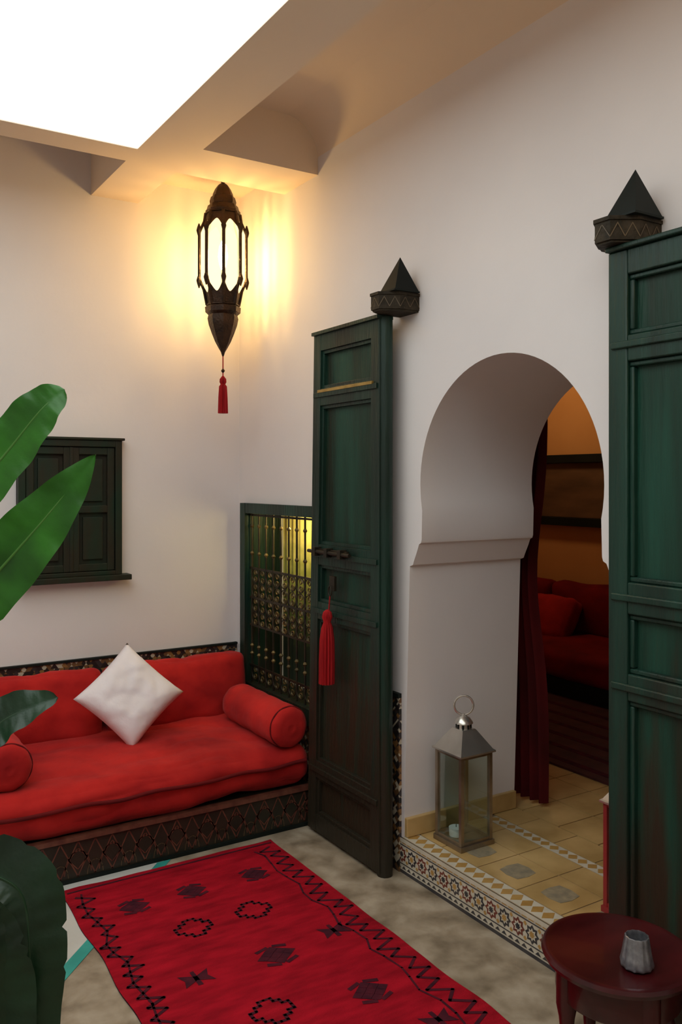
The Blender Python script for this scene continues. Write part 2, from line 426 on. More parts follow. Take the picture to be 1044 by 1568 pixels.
# skirting inside reveal + zellij dado on both walls
b=MB()
b.box(WX+0.002,WX+0.565,AC+0.515,AC+0.534,TZ+0.003,TZ+0.075,'ochre')
b.box(WX+0.002,WX+0.565,AC-0.534,AC-0.515,TZ+0.003,TZ+0.075,'ochre')
b.obj('baseboard_arch',False,bevel=0.003)
b=MB()
b.box(WX-0.012,WX,2.66,3.01,0.0,0.665,'mosaic'); b.box(WX-0.016,WX,2.66,3.01,0.665,0.682,'black')
b.box(WX-0.012,WX,3.01,WY,0.0,0.40,'mosaic')
b.box(0.30,WX-0.02,WY-0.014,WY,0.0,0.646,'mosaic'); b.box(0.30,WX-0.02,WY-0.02,WY,0.646,0.656,'black')
b.box(WX-0.012,WX,-0.5,1.55,0.0,0.665,'mosaic')
b.obj('trim_zellij_dado',False)

# ------------------------------------------------------------ doors
def door(name,y0,y1,hinge_y,tass,shear=0.0):
    b=MB(); xf=1.842; xb=1.905
    z0,z1=0.015,2.112
    b.box(xf+0.026,xb,y0,y1,z0,z1,'green_panel')
    sw=0.062
    b.box(xf,xf+0.03,y0,y0+sw,z0,z1,'green'); b.box(xf,xf+0.03,y1-sw,y1,z0,z1,'green')
    pan=[(1.885,2.045),(1.232,1.815),(0.99,1.147),(0.315,0.918),(0.085,0.245)]
    edges=[z0]+[e for p in reversed(pan) for e in p]+[z1]
    for i in range(0,len(edges),2):
        b.box(xf+0.001,xf+0.03,y0+sw,y1-sw,edges[i],edges[i+1],'green')
    for (pa,pb) in pan:
        ya,yb=y0+sw,y1-sw; m=0.014
        for (u0,u1,v0,v1) in [(ya,yb,pa,pa+m),(ya,yb,pb-m,pb),(ya,ya+m,pa+m,pb-m),(yb-m,yb,pa+m,pb-m)]:
            b.box(xf+0.010,xf+0.03,u0,u1,v0,v1,'green')
    for zz in (1.860,1.19,0.953,0.28):
        b.box(xf-0.007,xf+0.01,y0+0.012,y1-0.012,zz-0.010,zz+0.010,'green')
    b.box(xf-0.012,xb,y0-0.003,y1+0.003,z1,z1+0.014,'green')
    b.rev((xb-0.028,hinge_y),[(0.030,0.0),(0.030,z1+0.008)],14,'green')
    if tass:
        b.box(xf-0.009,xf+0.02,y0+sw-0.02,y1-sw+0.01,1.868,1.880,'gold')
        s=0.045
        b.box(xf-0.014,xf,y1-0.27-s,y1+0.02-s,1.192,1.216,'iron')
        b.tube([(xf-0.022,y1-0.31-s,1.204),(xf-0.022,y1+0.03-s,1.204)],0.008,'iron')
        for yy in (y1-0.24,y1-0.13,y1-0.03): b.box(xf-0.032,xf,yy-s-0.012,yy-s+0.012,1.186,1.222,'iron')
        yk=y1-0.20
        b.box(xf-0.012,xf,yk-0.02,yk+0.02,1.05,1.11,'iron')
        b.tube([(xf-0.02,yk+0.012*math.cos(a),1.05+0.02*math.sin(a)) for a in [2*PI*i/16 for i in range(16)]],0.003,'iron',6,True)
        b.tube([(xf-0.02,yk,1.03),(xf-0.025,yk,0.965)],0.003,'thread_red')
        b.rev((xf-0.032,yk,0),[(0.006,0.975),(0.016,0.965),(0.02,0.945),(0.014,0.925),(0.022,0.90),(0.028,0.85),(0.030,0.76),(0.030,0.672)],28,'thread_red',jit=0.12,lobes=14)
    if shear:
        b.v=[(x,y-shear*(z/2.11)*max(0,(y-y0)/(y1-y0)),z) for x,y,z in b.v]
    o=b.obj(name,True,bevel=0.004)
    return o
door('door_1',2.655,3.195,2.668,True,0.055)
door('door_2',1.02,1.572,1.555,False)
def pivot(yc,yp):
    b=MB(); H=0.064
    def pts(s,z,dx=0): 
        h=H*s
        return [(WX,yc-h,z),(1.862-dx,yc-h,z),(1.795-dx,yc-h*0.35,z),(1.795-dx,yc+h*0.45,z),(1.850-dx,yc+h,z),(WX,yc+h,z)]
    b.prism(pts(0.92,2.128,-0.006),(0,0,0.008),'wood_carved')
    b.prism(pts(1.0,2.134),(0,0,0.056),'wood_carved')
    b.prism(pts(1.06,2.186,0.004),(0,0,0.010),'wood_carved')
    P=[Vector(p) for p in pts(1.0,0)]
    for i in range(0,5):
        a,c=P[i],P[i+1]; L=(c-a).length; t=(c-a).normalized(); nrm=Vector((t.y,-t.x,0))
        if nrm.dot(Vector((1.9,yc,0))-(a+c)/2)>0: nrm=-nrm
        k=max(1,int(L/0.035)); 
        zz=[]
        for j in range(2*k+1): zz.append((L*j/(2*k),2.142 if j%2==0 else 2.178))
        b.strip(zz,0.0025,lambda u,z,a=a,t=t,nrm=nrm:(a+t*u+nrm*0.0015)+Vector((0,0,z)),'basegold')
    b.prism([(1.825,yp-.053,2.196),(1.940,yp-.053,2.196),(1.940,yp+.053,2.196),(1.825,yp+.053,2.196)],(0,0,0.006),'black')
    ap=(1.885,yp-0.005,2.332)
    q=[(1.830,yp-.050,2.202),(1.938,yp-.050,2.202),(1.938,yp+.050,2.202),(1.830,yp+.050,2.202),ap]
    b.add(q,[(3,2,1,0),(0,1,4),(1,2,4),(2,3,4),(3,0,4)],'black')
    b.obj('door_pivot_bracket',False,recalc=False)
pivot(2.612,2.585); pivot(1.548,1.522)

# ------------------------------------------------------------ grille window near the corner
b=MB(); fx0,fx1=1.915,1.965
b.box(fx0,fx1,NY1-0.01,NY1+0.045,NZ0-0.055,NZ1+0.04,'green')
b.box(fx0,fx1,NY0-0.04,NY0+0.01,NZ0-0.055,NZ1+0.04,'green')
b.box(fx0+0.001,fx1,NY0+0.01,NY1-0.01,NZ1-0.01,NZ1+0.04,'green')
b.box(fx0+0.001,fx1,NY0+0.01,NY1-0.01,NZ0-0.055,NZ0+0.02,'green')
xg=1.948
nb=11
for i in range(nb+1):
    yy=NY0+0.03+(NY1-NY0-0.06)*i/nb
    b.tube([(xg,yy,NZ0),(xg,yy,NZ1)],0.0055,'iron',6)
    for zc in (1.27,1.13,0.66,0.62):
        b.rev((xg,yy,0),[(0.004,zc-0.012),(0.011,zc),(0.004,zc+0.012)],8,'scroll')
st=(NY1-NY0-0.06)/nb
for zz in (1.055,0.905,0.765,0.56,1.325):
    b.box(xg-0.004,xg+0.004,NY0,NY1,zz-0.005,zz+0.005,'iron')
for i in range(nb):
    yc=NY0+0.03+st*(i+0.5)
    for q,zc in enumerate((1.017,0.943,0.870,0.800,0.525)):
        # S-scrolls: two spirals joined
        sg=1 if (i+q)%2 else -1; pp=[]
        for k in range(15):
            a=2.6*PI*k/14; rr=0.006+0.011*k/14
            pp.append((xg,yc+sg*rr*math.sin(a),zc+0.016+rr*math.cos(a)))
        b.tube(pp,0.0032,'scroll',5)
        b.tube([(x,2*yc-y,2*zc-z) for x,y,z in pp],0.0032,'scroll',5)
        b.tube([(xg-0.002,yc+st*0.46*math.cos(a),zc+0.036*math.sin(a)) for a in [2*PI*k/12 for k in range(12)]],0.0025,'iron',5,True)
b.obj('window_1',True)
b=MB(); N=90
vs=[];fs=[]
for i in range(N+1):
    yy=NY0+(NY1-NY0)*i/N; xx=2.16+0.022*math.sin(i*0.95)+0.006*math.sin(i*2.3)
    vs+= [(xx,yy,NZ0),(xx,yy,NZ1)]
for i in range(N): fs.append((2*i,2*i+2,2*i+3,2*i+1))
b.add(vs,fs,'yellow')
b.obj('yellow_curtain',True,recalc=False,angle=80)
b=MB(); b.box(2.50,2.53,NY0-0.03,NY1+0.03,NZ0-0.03,NZ1+0.03,'orange')
b.box(WX+0.02,2.13,NY1-0.006,NY1,NZ0,NZ1,'green'); b.box(WX+0.02,2.13,NY0,NY0+0.006,NZ0,NZ1,'green'); b.box(WX+0.02,2.13,NY0,NY1,NZ0,NZ0+0.006,'green')
b.obj('trim_niche_lining',False)

# ------------------------------------------------------------ shuttered window on sofa wall
b=MB(); yf=WY
wx0,wx1,wz0,wz1=0.828,1.306,1.05,1.692
b.box(wx0,wx1,yf-0.02,yf,wz0,wz1,'green_dark')
fw=0.032
b.box(wx0,wx0+fw,yf-0.05,yf,wz0,wz1,'green_dark'); b.box(wx1-fw,wx1,yf-0.05,yf,wz0,wz1,'green_dark')
b.box(wx0+fw,wx1-fw,yf-0.05,yf,wz1-fw,wz1,'green_dark'); b.box(wx0+fw,wx1-fw,yf-0.05,yf,wz0,wz0+0.02,'green_dark')
b.box(wx0-0.012,wx1+0.012,yf-0.058,yf,wz1,wz1+0.012,'green_dark')
b.box(wx0-0.035,wx1+0.04,yf-0.075,yf,wz0-0.026,wz0,'green_dark')
mid=(wx0+wx1)/2
for (a,c) in ((wx0+fw+0.003,mid-0.002),(mid+0.002,wx1-fw-0.003)):
    z0,z1=wz0+0.022,wz1-fw-0.003; s=0.034; zm=(z0+z1)/2
    b.box(a,a+s,yf-0.042,yf-0.015,z0,z1,'green_dark'); b.box(c-s,c,yf-0.042,yf-0.015,z0,z1,'green_dark')
    for (p,q) in ((z0,z0+s),(zm-s/2,zm+s/2),(z1-s,z1)): b.box(a+s,c-s,yf-0.0415,yf-0.015,p,q,'green_dark')
    for (p,q) in ((z0+s,zm-s/2),(zm+s/2,z1-s)):
        b.box(a+s+0.02,c-s-0.02,yf-0.033,yf-0.015,p+0.02,q-0.02,'green_dark')
b.box(mid-0.008,mid+0.008,yf-0.047,yf-0.03,wz0+0.022,wz1-fw-0.003,'green_dark')
b.obj('window_2',False,bevel=0.003)

# ------------------------------------------------------------ banquette sofa
sx0,sx1=0.42,1.895
sofa=empty('banquette_sofa',(1.15,3.65,0))
b=MB(); yf=3.238
b.box(sx0,sx1,yf,WY-0.02,0.0,0.165,'basepanel')
b.box(sx0-0.01,sx1+0.005,yf-0.012,yf+0.02,0.155,0.172,'basetan')
b.box(sx0-0.01,sx1+0.005,yf-0.01,yf+0.02,0.0,0.014,'black')
fn=lambda a,z:(a,yf-0.0015,z)
per=0.13; a=sx0
while a<sx1-0.02:
    L=min(per,sx1-a)
    b.strip([(a,0.02),(a+L/2,0.15),(a+L,0.02)],0.005,fn,'basetan')
    b.strip([(a,0.15),(a+L/2,0.02),(a+L,0.15)],0.005,fn,'basetan')
    cx=a+L/2
    b.strip([(cx-0.035,0.085),(cx,0.125),(cx+0.035,0.085),(cx,0.045)],0.004,fn,'basetan',True)
    b.strip([(cx+0.05*math.cos(PI*k/8),0.03+0.085*math.sin(PI*k/8)) for k in range(9)],0.004,fn,'basetan')
    cx=a
    b.strip([(cx+0.03*math.cos(PI*k/8),0.02+0.05*math.sin(PI*k/8)) for k in range(9)],0.0035,fn,'basegold')
    a+=per
o=b.obj('base',False,recalc=False); child(o,sofa)
b=MB()
b.soft(((sx0+sx1)/2-0.01,3.658,0.262),(sx1-sx0+0.02,0.865,0.185),0.075,'red_fab',46,0.013,4,(0,0.015,0.022),creases=(3.5,9,6,0.012))
for zz in (0.288,):
    pts=[]
    for i in range(60):
        xx=sx0+0.03+(sx1-sx0-0.08)*i/59
        pts.append((xx,3.216+0.003*math.sin(i*0.7)-0.014*math.sin(PI*i/59),zz+0.004*math.sin(i*0.45)))
    b.tube(pts,0.008,'red_dark',6)
o=b.obj('mattress',True,angle=70); child(o,sofa)
b=MB()
rt=Matrix.Rotation(math.radians(-9),3,'X')
for i,(c,wd) in enumerate(((0.80,0.74),(1.535,0.72))):
    b.soft((c,3.935,0.475),(wd,0.16,0.335),0.055,'red_fab',34,0.013,5,(0,0.035,0.0),rt,seed=i*3+1,creases=(7,5,3,0.009))
o=b.obj('back_cushions',True,angle=70); child(o,sofa)

def bolster(x,y0,y1,z,r,nm):
    b=MB(); L=y1-y0; prof=[]
    for (t,rr) in [(0,0.004),(0.0,0.012),(-0.004,0.02),(0.002,0.03),(0.0,0.05),(0.006,0.07),(0.02,0.085),(0.045,0.0905)]:
        prof.append((rr/0.09*r,t))
    for i in range(1,16):
        prof.append((r*(1+0.02*math.sin(i*1.3)+0.012*math.sin(i*3.1)),0.045+(L-0.09)*i/16))
    prof+= [(p[0],L-p[1]) for p in reversed(prof[:8])]
    mt=Matrix(((1,0,0),(0,0,1),(0,1,0)))
    b.rev((x,y0,z),prof,40,'red_fab',jit=0.012,lobes=9,mtx=mt)
    b.tube([(x+r*0.97*math.cos(2*PI*k/40),y0+0.03,z+r*0.97*math.sin(2*PI*k/40)) for k in range(40)],0.004,'red_dark',6,True)
    return b.obj(nm,True,angle=70)
bolster(1.775,3.215,3.76,0.438,0.090,'bolster_cushion')
bolster(0.64,3.29,3.78,0.442,0.090,'bolster_cushion')

# white pillow standing on a corner, leaning back
b=MB(); N=28; S=0.335; T=0.075
def pil(u,v,sg):
    x=u*S/2; y=v*S/2
    pin=1-0.07*(1-(abs(u)**2))*1.0*(abs(v)**3)
    pin2=1-0.07*(1-(abs(v)**2))*(abs(u)**3)
    th=T*((1-u**4)*(1-v**4))**0.55
    q=Vector((x*pin2,sg*th,y*pin))
    nn=noise.noise(Vector((u*2.2,v*2.2,sg*3)))*0.012+noise.noise(Vector((u*5,v*5,sg*3)))*0.006
    q.y+=nn*(1-u**4)*(1-v**4)
    return q
mt=Matrix.Rotation(math.radians(-9),3,'Z')@Matrix.Rotation(math.radians(-27),3,'X')@Matrix.Rotation(math.radians(45+1.5),3,'Y')
vs=[];fs=[]
for sg in (-1,1):
    o0=len(vs)
    for i in range(N+1):
        for j in range(N+1):
            vs.append(mt@pil(-1+2*i/N,-1+2*j/N,sg)+Vector((1.215,3.665,0.560)))
    for i in range(N):
        for j in range(N):
            a=o0+i*(N+1)+j; fs.append((a,a+1,a+N+2,a+N+1))
b.add(vs,fs,'white_fab')
o=b.obj('throw_pillow',True,recalc=False,angle=80)
bm=bmesh.new(); bm.from_mesh(o.data); bmesh.ops.remove_doubles(bm,verts=bm.verts[:],dist=0.0006); bmesh.ops.recalc_face_normals(bm,faces=bm.faces[:]); bm.to_mesh(o.data); bm.free()
o.data.shade_smooth()

# ------------------------------------------------------------ rug
b=MB(); rx0,rx1,ry0,ry1=0.792,1.652,1.56,3.175
nx,ny=24,48; zt=0.009
vs=[];fs=[]
for i in range(nx+1):
    for j in range(ny+1):
        u=i/nx; v=j/ny; x=rx0+(rx1-rx0)*u; y=ry0+(ry1-ry0)*v
        if i in(0,nx): x+=0.010*noise.noise(Vector((i,v*8,0)))
        if j in(0,ny): y+=0.010*noise.noise(Vector((u*6,j,0)))
        vs.append((x,y,zt+ (0.0 if 0<i<nx and 0<j<ny else -0.003)))
for i in range(nx):
    for j in range(ny):
        a=i*(ny+1)+j; fs.append((a,a+ny+1,a+ny+2,a+1))
b.add(vs,fs,'rug_red')
bl=[(i,0) for i in range(nx+1)]+[(nx,j) for j in range(1,ny+1)]+[(i,ny) for i in range(nx-1,-1,-1)]+[(0,j) for j in range(ny-1,0,-1)]
ring=[vs[i*(ny+1)+j] for i,j in bl]; n=len(ring)
b.add(ring+[(p[0],p[1],0.001) for p in ring],[(k,(k+1)%n,n+(k+1)%n,n+k) for k in range(n)],'rug_dark')
F=lambda x,y:(x+0.004*noise.noise(Vector((x*30,y*30,1))),y+0.004*noise.noise(Vector((x*30,y*30,7))),zt+0.0012)
def hatch(cx,cy,w=0.062,h=0.05):
    for p in (-1,0,1):
        for q in (-1,0,1):
            x=cx+(p+q)*w/3.0; y=cy+(p-q)*h/3.0; s=w/2.9; t=h/2.9
            b.add([F(x-s,y),F(x,y-t),F(x+s,y),F(x,y+t)],[(0,1,2,3)],'rug_dark')
    for sg in(-1,1):
        b.strip([(cx-w*0.75,cy+sg*h*0.75),(cx-w*0.2,cy+sg*h*1.0)],0.014,F,'rug_dark')
        b.strip([(cx+w*0.75,cy+sg*h*0.75),(cx+w*0.2,cy+sg*h*1.0)],0.014,F,'rug_dark')
def outl(cx,cy,w=0.06,h=0.055):
    pts=[]
    for k in range(4):
        for s in range(3):
            t=s/3.0
            c=[(w,0),(0,h),(-w,0),(0,-h)]
            p0=c[k]; p1=c[(k+1)%4]
            a=(p0[0]+(p1[0]-p0[0])*t,p0[1]+(p1[1]-p0[1])*t)
            e=(p0[0]+(p1[0]-p0[0])*(t+1/3),a[1]) if k%2 else (a[0],p0[1]+(p1[1]-p0[1])*(t+1/3))
            pts+=[(cx+a[0],cy+a[1]),(cx+e[0],cy+e[1])]
    b.strip(pts,0.010,F,'rug_dark',True)
def bfly(cx,cy,w=0.048,h=0.034):
    b.add([F(cx-w,cy-h),F(cx-w*0.75,cy),F(cx-w,cy+h),F(cx,cy+h*0.3),F(cx+w,cy+h),F(cx+w*0.75,cy),F(cx+w,cy-h),F(cx,cy-h*0.3)],[(0,7,3,2,1),(7,6,5,4,3)],'rug_dark')
    b.strip([(cx,cy-h),(cx,cy+h)],0.014,F,'rug_dark')
for x in (0.985,1.20,1.45): hatch(x,2.92,0.056,0.045)
for x in (1.106,1.328): outl(x,2.678)
bfly(1.0,2.40); hatch(1.263,2.385,0.066,0.052); bfly(1.492,2.415)
outl(1.12,2.14)
hatch(1.405,2.07,0.062,0.05); bfly(1.06,1.90); bfly(1.49,1.86); outl(1.25,1.78)
for x0,x1 in ((0.82,0.875),(1.565,1.62)):
    pts=[]; y=ry0+0.03; k=0; rr=random.Random(5 if x0<1 else 9)
    while y<ry1-0.05:
        off=0.012*math.sin(k*0.9)+rr.uniform(-0.006,0.006)
        pts.append(((x0 if k%2==0 else x1)+off,y)); y+=rr.uniform(0.024,0.042); k+=1
    b.strip(pts,0.011,F,'rug_dark')
    b.strip([(p[0]+ (0.020 if x0<1 else -0.020),p[1]+0.014) for p in pts[::2]],0.007,F,'rug_dark')
b.strip([(rx0+0.02,ry1-0.035),(rx1-0.02,ry1-0.035)],0.010,F,'rug_dark')
b.strip([(rx0+0.02,ry0+0.035),(rx1-0.02,ry0+0.035)],0.010,F,'rug_dark')
b.obj('berber_rug',False,recalc=False)

# ------------------------------------------------------------ hanging lanterns (second one, unseen, is added to warm the arch wall)
GP=[(0.080,2.785),(0.086,2.745),(0.110,2.690),(0.110,2.47),(0.088,2.415),(0.074,2.345)]
def Rz(z):
    for (r0,z0),(r1,z1) in zip(GP,GP[1:]):
        if z1<=z<=z0: return r0+(r1-r0)*(z0-z)/(z0-z1)
    return GP[-1][0]
def hanging_lantern(LX,LY,ztop,energy):
    pl=empty('hanging_lantern',(LX,LY,2.5))
    b=MB(); rot=PI/8
    b.tube([(LX,LY,ztop),(LX,LY,2.945)],0.004,'brass')
    b.rev((LX,LY),[(0.004,2.955),(0.013,2.945),(0.008,2.935),(0.024,2.925),(0.038,2.905),(0.048,2.882),(0.050,2.872),(0.058,2.866),(0.064,2.845),(0.062,2.830),(0.072,2.824),(0.078,2.805),(0.084,2.798),(0.082,2.785)],8,'brass',rot)
    b.rev((LX,LY),[(0.074,2.345),(0.086,2.335),(0.084,2.31),(0.070,2.297),(0.074,2.28),(0.068,2.25),(0.054,2.21),(0.038,2.17),(0.022,2.14),(0.010,2.12),(0.004,2.10)],8,'brass',rot)
    for k in range(8):
        a=rot+2*PI*k/8; a2=rot+2*PI*(k+1)/8
        b.tube([(LX+(r+0.002)*math.cos(a),LY+(r+0.002)*math.sin(a),z) for r,z in GP],0.0085,'brass',6)
        for (z0_,sg) in ((2.70,1),(2.46,-1)):
            b.rev((LX+0.114*math.cos(a),LY+0.114*math.sin(a)),[(0.003,z0_+sg*0.035),(0.010,z0_+sg*0.015),(0.014,z0_),(0.008,z0_-sg*0.02),(0.004,z0_-sg*0.03)],6,'brass')
        def fp(t,z,off=0.002):
            r=Rz(z)+off
            p=Vector((math.cos(a),math.sin(a)))*(1-t)+Vector((math.cos(a2),math.sin(a2)))*t
            return (LX+p.x*r,LY+p.y*r,z)
        Nn=12
        for (zt_,fz) in ((2.785,lambda t:2.690+0.055*(max(0,1-abs(2*t-1)**1.6))),(2.345,lambda t:2.455-0.055*(max(0,1-abs(2*t-1)**1.6)))):
            for i in range(Nn):
                t0,t1=i/Nn,(i+1)/Nn
                zs0=[zt_+(fz(t0)-zt_)*q/6 for q in range(7)]; zs1=[zt_+(fz(t1)-zt_)*q/6 for q in range(7)]
                for q in range(6):
                    b.add([fp(t0,zs0[q]),fp(t1,zs1[q]),fp(t1,zs1[q+1]),fp(t0,zs0[q+1])],[(0,1,2,3)],'brass')
        b.tube([fp(t/8,2.785,0.004) for t in range(9)],0.005,'brass',6)
        b.tube([fp(t/8,2.345,0.004) for t in range(9)],0.005,'brass',6)
    o=b.obj('metal_frame',True,recalc=False); child(o,pl)
    b=MB()
    b.rev((LX,LY),[(r-0.002,z) for r,z in GP],8,'lampglass',rot,caps=False)
    o=b.obj('glass_panes',False); child(o,pl)
    b=MB()
    b.rev((LX,LY),[(0.004,2.66),(0.018,2.63),(0.024,2.58),(0.018,2.545),(0.010,2.52)],12,'bulb')
    o=b.obj('bulb',True); child(o,pl)
    b=MB()
    b.tube([(LX,LY,2.10),(LX,LY,2.0)],0.003,'thread_red')
    b.rev((LX,LY),[(0.003,2.04),(0.010,2.03),(0.003,2.02)],10,'brass')
    b.rev((LX,LY),[(0.004,2.005),(0.014,1.99),(0.015,1.975),(0.010,1.965),(0.017,1.955),(0.020,1.90),(0.022,1.825)],28,'thread_red',jit=0.12,lobes=14)
    o=b.obj('tassel',True,recalc=False); child(o,pl)
    ld=bpy.data.lights.new('lantern_light','POINT'); ld.energy=energy; ld.color=(1.0,0.62,0.20); ld.shadow_soft_size=0.06
    lo=bpy.data.objects.new('lantern_light',ld); lo.location=(LX,LY,2.57); scene.collection.objects.link(lo); child(lo,pl)
hanging_lantern(1.72,3.80,2.987,44)
hanging_lantern(1.62,0.25,3.10,24)  # added out of view for its warm light on the upper wall

# ------------------------------------------------------------ floor lanterns
def lantern(cx,cy,frame,name='floor_lantern'):
    b=MB(); s=0.075; z0=TZ+0.003; zt=z0+0.345
    b.box(cx-s-0.006,cx+s+0.006,cy-s-0.006,cy+s+0.006,z0,z0+0.018,frame)
    for dx in(-1,1):
        for dy in(-1,1):
            x=cx+dx*(s-0.006); y=cy+dy*(s-0.006)
            b.box(x-0.007,x+0.007,y-0.007,y+0.007,z0+0.018,zt,frame)
    for (za,zb) in ((z0+0.018,z0+0.03),(zt-0.012,zt)):
        b.box(cx-s,cx+s,cy-s+0.001,cy-s+0.008,za,zb,frame); b.box(cx-s,cx+s,cy+s-0.008,cy+s-0.001,za,zb,frame)
        b.box(cx-s+0.001,cx-s+0.008,cy-s,cy+s,za,zb,frame); b.box(cx+s-0.008,cx+s-0.001,cy-s,cy+s,za,zb,frame)
    for (q0,q1,q2,q3) in ((cx-s+.008,cx+s-.008,cy-s+.003,cy-s+.005),(cx-s+.008,cx+s-.008,cy+s-.005,cy+s-.003),(cx-s+.003,cx-s+.005,cy-s+.008,cy+s-.008),(cx+s-.005,cx+s-.003,cy-s+.008,cy+s-.008)):
        b.box(q0,q1,q2,q3,z0+0.02,zt-0.005,'glass')
    f4=lambda p:[(r*math.sqrt(2),z) for r,z in p]
    b.rev((cx,cy),f4([(s+0.010,zt),(s+0.010,zt+0.006),(s+0.002,zt+0.012),(0.034,zt+0.078),(0.030,zt+0.082)]),4,'silver',PI/4)
    b.rev((cx,cy),[(0.026,zt+0.08),(0.026,zt+0.10),(0.036,zt+0.102),(0.034,zt+0.108),(0.024,zt+0.122),(0.010,zt+0.130),(0.004,zt+0.136)],20,'silver')
    for k in range(8):
        a=PI/4*k; b.box(cx+0.0262*math.cos(a)-0.003,cx+0.0262*math.cos(a)+0.003,cy+0.0262*math.sin(a)-0.003,cy+0.0262*math.sin(a)+0.003,zt+0.083,zt+0.097,'black')
    zc=zt+0.168; dirv=Vector((0.85,-0.53,0))
    b.tube([Vector((cx,cy,zc))+dirv*0.036*math.cos(2*PI*k/28)+Vector((0,0,0.036*math.sin(2*PI*k/28))) for k in range(28)],0.0042,'silver',8,True)
    b.rev((cx-0.02,cy+0.02),[(0.026,z0+0.019),(0.028,z0+0.05),(0.001,z0+0.05)],18,'wax')
    b.tube([(cx-0.02,cy+0.02,z0+0.05),(cx-0.02,cy+0.02,z0+0.06)],0.0015,'black')
    b.obj(name,True,angle=30)
lantern(2.118,2.493,'bronze')
lantern(2.222,1.775,'redmetal')

# ------------------------------------------------------------ side table and cup
tx,ty,th=1.594,1.333,0.42
b=MB()
b.rev((tx,ty),[(0.002,th-0.026),(0.155,th-0.026),(0.168,th-0.020),(0.172,th-0.010),(0.168,th-0.002),(0.160,th),(0.155,th-0.002),(0.002,th-0.002)],72,'mahog',caps=True)
b.rev((tx,ty),[(0.136,th-0.10),(0.140,th-0.095),(0.140,th-0.026)],56,'mahog')
for k in range(4):
    a=PI/4+PI/2*k+0.45; lx,ly=tx+0.128*math.cos(a),ty+0.128*math.sin(a)
    b.rev((lx,ly),[(0.012,0.0),(0.016,0.01),(0.014,0.03),(0.020,0.06),(0.015,0.09),(0.013,0.15),(0.017,0.20),(0.021,0.225),(0.015,0.245),(0.018,0.28),(0.024,0.31),(0.024,th-0.03)],18,'mahog')
for k in range(4):
    a=PI/4+PI/2*k+0.45; a2=a+PI/2
    b.tube([(tx+0.128*math.cos(a),ty+0.128*math.sin(a),0.12),(tx+0.128*math.cos(a2),ty+0.128*math.sin(a2),0.12)],0.008,'mahog')
b.obj('round_side_table',True,angle=40)
b=MB()
cxp,cyp=1.573,1.262; z=th
b.rev((cxp,cyp),[(0.030,z+0.000),(0.035,z+0.003),(0.036,z+0.010),(0.033,z+0.022),(0.029,z+0.045),(0.0255,z+0.067),(0.0235,z+0.068),(0.0225,z+0.063),(0.027,z+0.02),(0.002,z+0.015)],48,'cup',jit=0.035,lobes=12)
b.obj('tea_light_cup',True,angle=50)

# ------------------------------------------------------------ inner room seen through the arch
b=MB(); b.box(4.8,4.9,0.4,5.4,0,2.7,'orange'); b.obj('wall_inner_far',False)
b=MB(); b.box(WX+0.57,4.8,5.3,5.4,0,2.7,'orange'); b.obj('wall_inner_side',False)
b=MB(); b.box(WX+0.57,4.8,0.3,0.4,0,2.7,'orange'); b.obj('wall_inner_near',False)
b=MB(); b.box(WX+0.57,4.8,0.4,5.3,2.6,2.7,'darkwood'); b.obj('ceiling_inner',False)
b=MB()
for zz in (1.66,1.20): b.box(4.72,4.80,3.3,5.25,zz-0.03,zz+0.03,'black')
b.box(4.77,4.80,3.3,5.25,1.23,1.63,'brown')
for yy in (3.3,4.0,4.75,5.2): b.box(4.73,4.80,yy-0.02,yy+0.02,1.23,1.63,'darkwood')
b.obj('window_3',False,bevel=0.003)
b=MB()
b.box(4.05,4.76,3.0,5.2,TZ,0.25,'black')
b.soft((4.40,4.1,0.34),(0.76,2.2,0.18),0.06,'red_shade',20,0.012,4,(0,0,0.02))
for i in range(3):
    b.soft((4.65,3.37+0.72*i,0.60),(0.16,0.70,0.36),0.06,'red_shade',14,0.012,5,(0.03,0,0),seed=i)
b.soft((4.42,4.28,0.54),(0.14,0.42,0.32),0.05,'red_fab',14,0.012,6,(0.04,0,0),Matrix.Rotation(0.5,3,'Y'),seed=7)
b.obj('red_settee',True,angle=70)
b=MB(); b.box(3.05,4.04,2.3,4.9,TZ+0.002,TZ+0.012,'darkrug')
for i in range(6): b.box(3.1+i*0.15,3.14+i*0.15,2.35,4.85,TZ+0.012,TZ+0.0135,'rug_dark')
b.obj('dark_rug',False)
b=MB(); N=44; rows=24; vs=[];fs=[]
for j in range(rows+1):
    v=j/rows; z=TZ+0.02+2.2*v
    pinch=1-0.35*math.exp(-((z-1.1)/0.35)**2)
    for i in range(N+1):
        u=i/N
        y=2.76-0.20*u*pinch*(1.0) ; x=2.60+0.020*math.sin(u*26+0.5*math.sin(v*5))+0.02*u
        vs.append((x,y,z))
for j in range(rows):
    for i in range(N):
        a=j*(N+1)+i; fs.append((a,a+1,a+N+2,a+N+1))
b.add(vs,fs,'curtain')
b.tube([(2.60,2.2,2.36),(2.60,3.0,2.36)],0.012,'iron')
b.obj('red_curtain',True,recalc=False,angle=80)

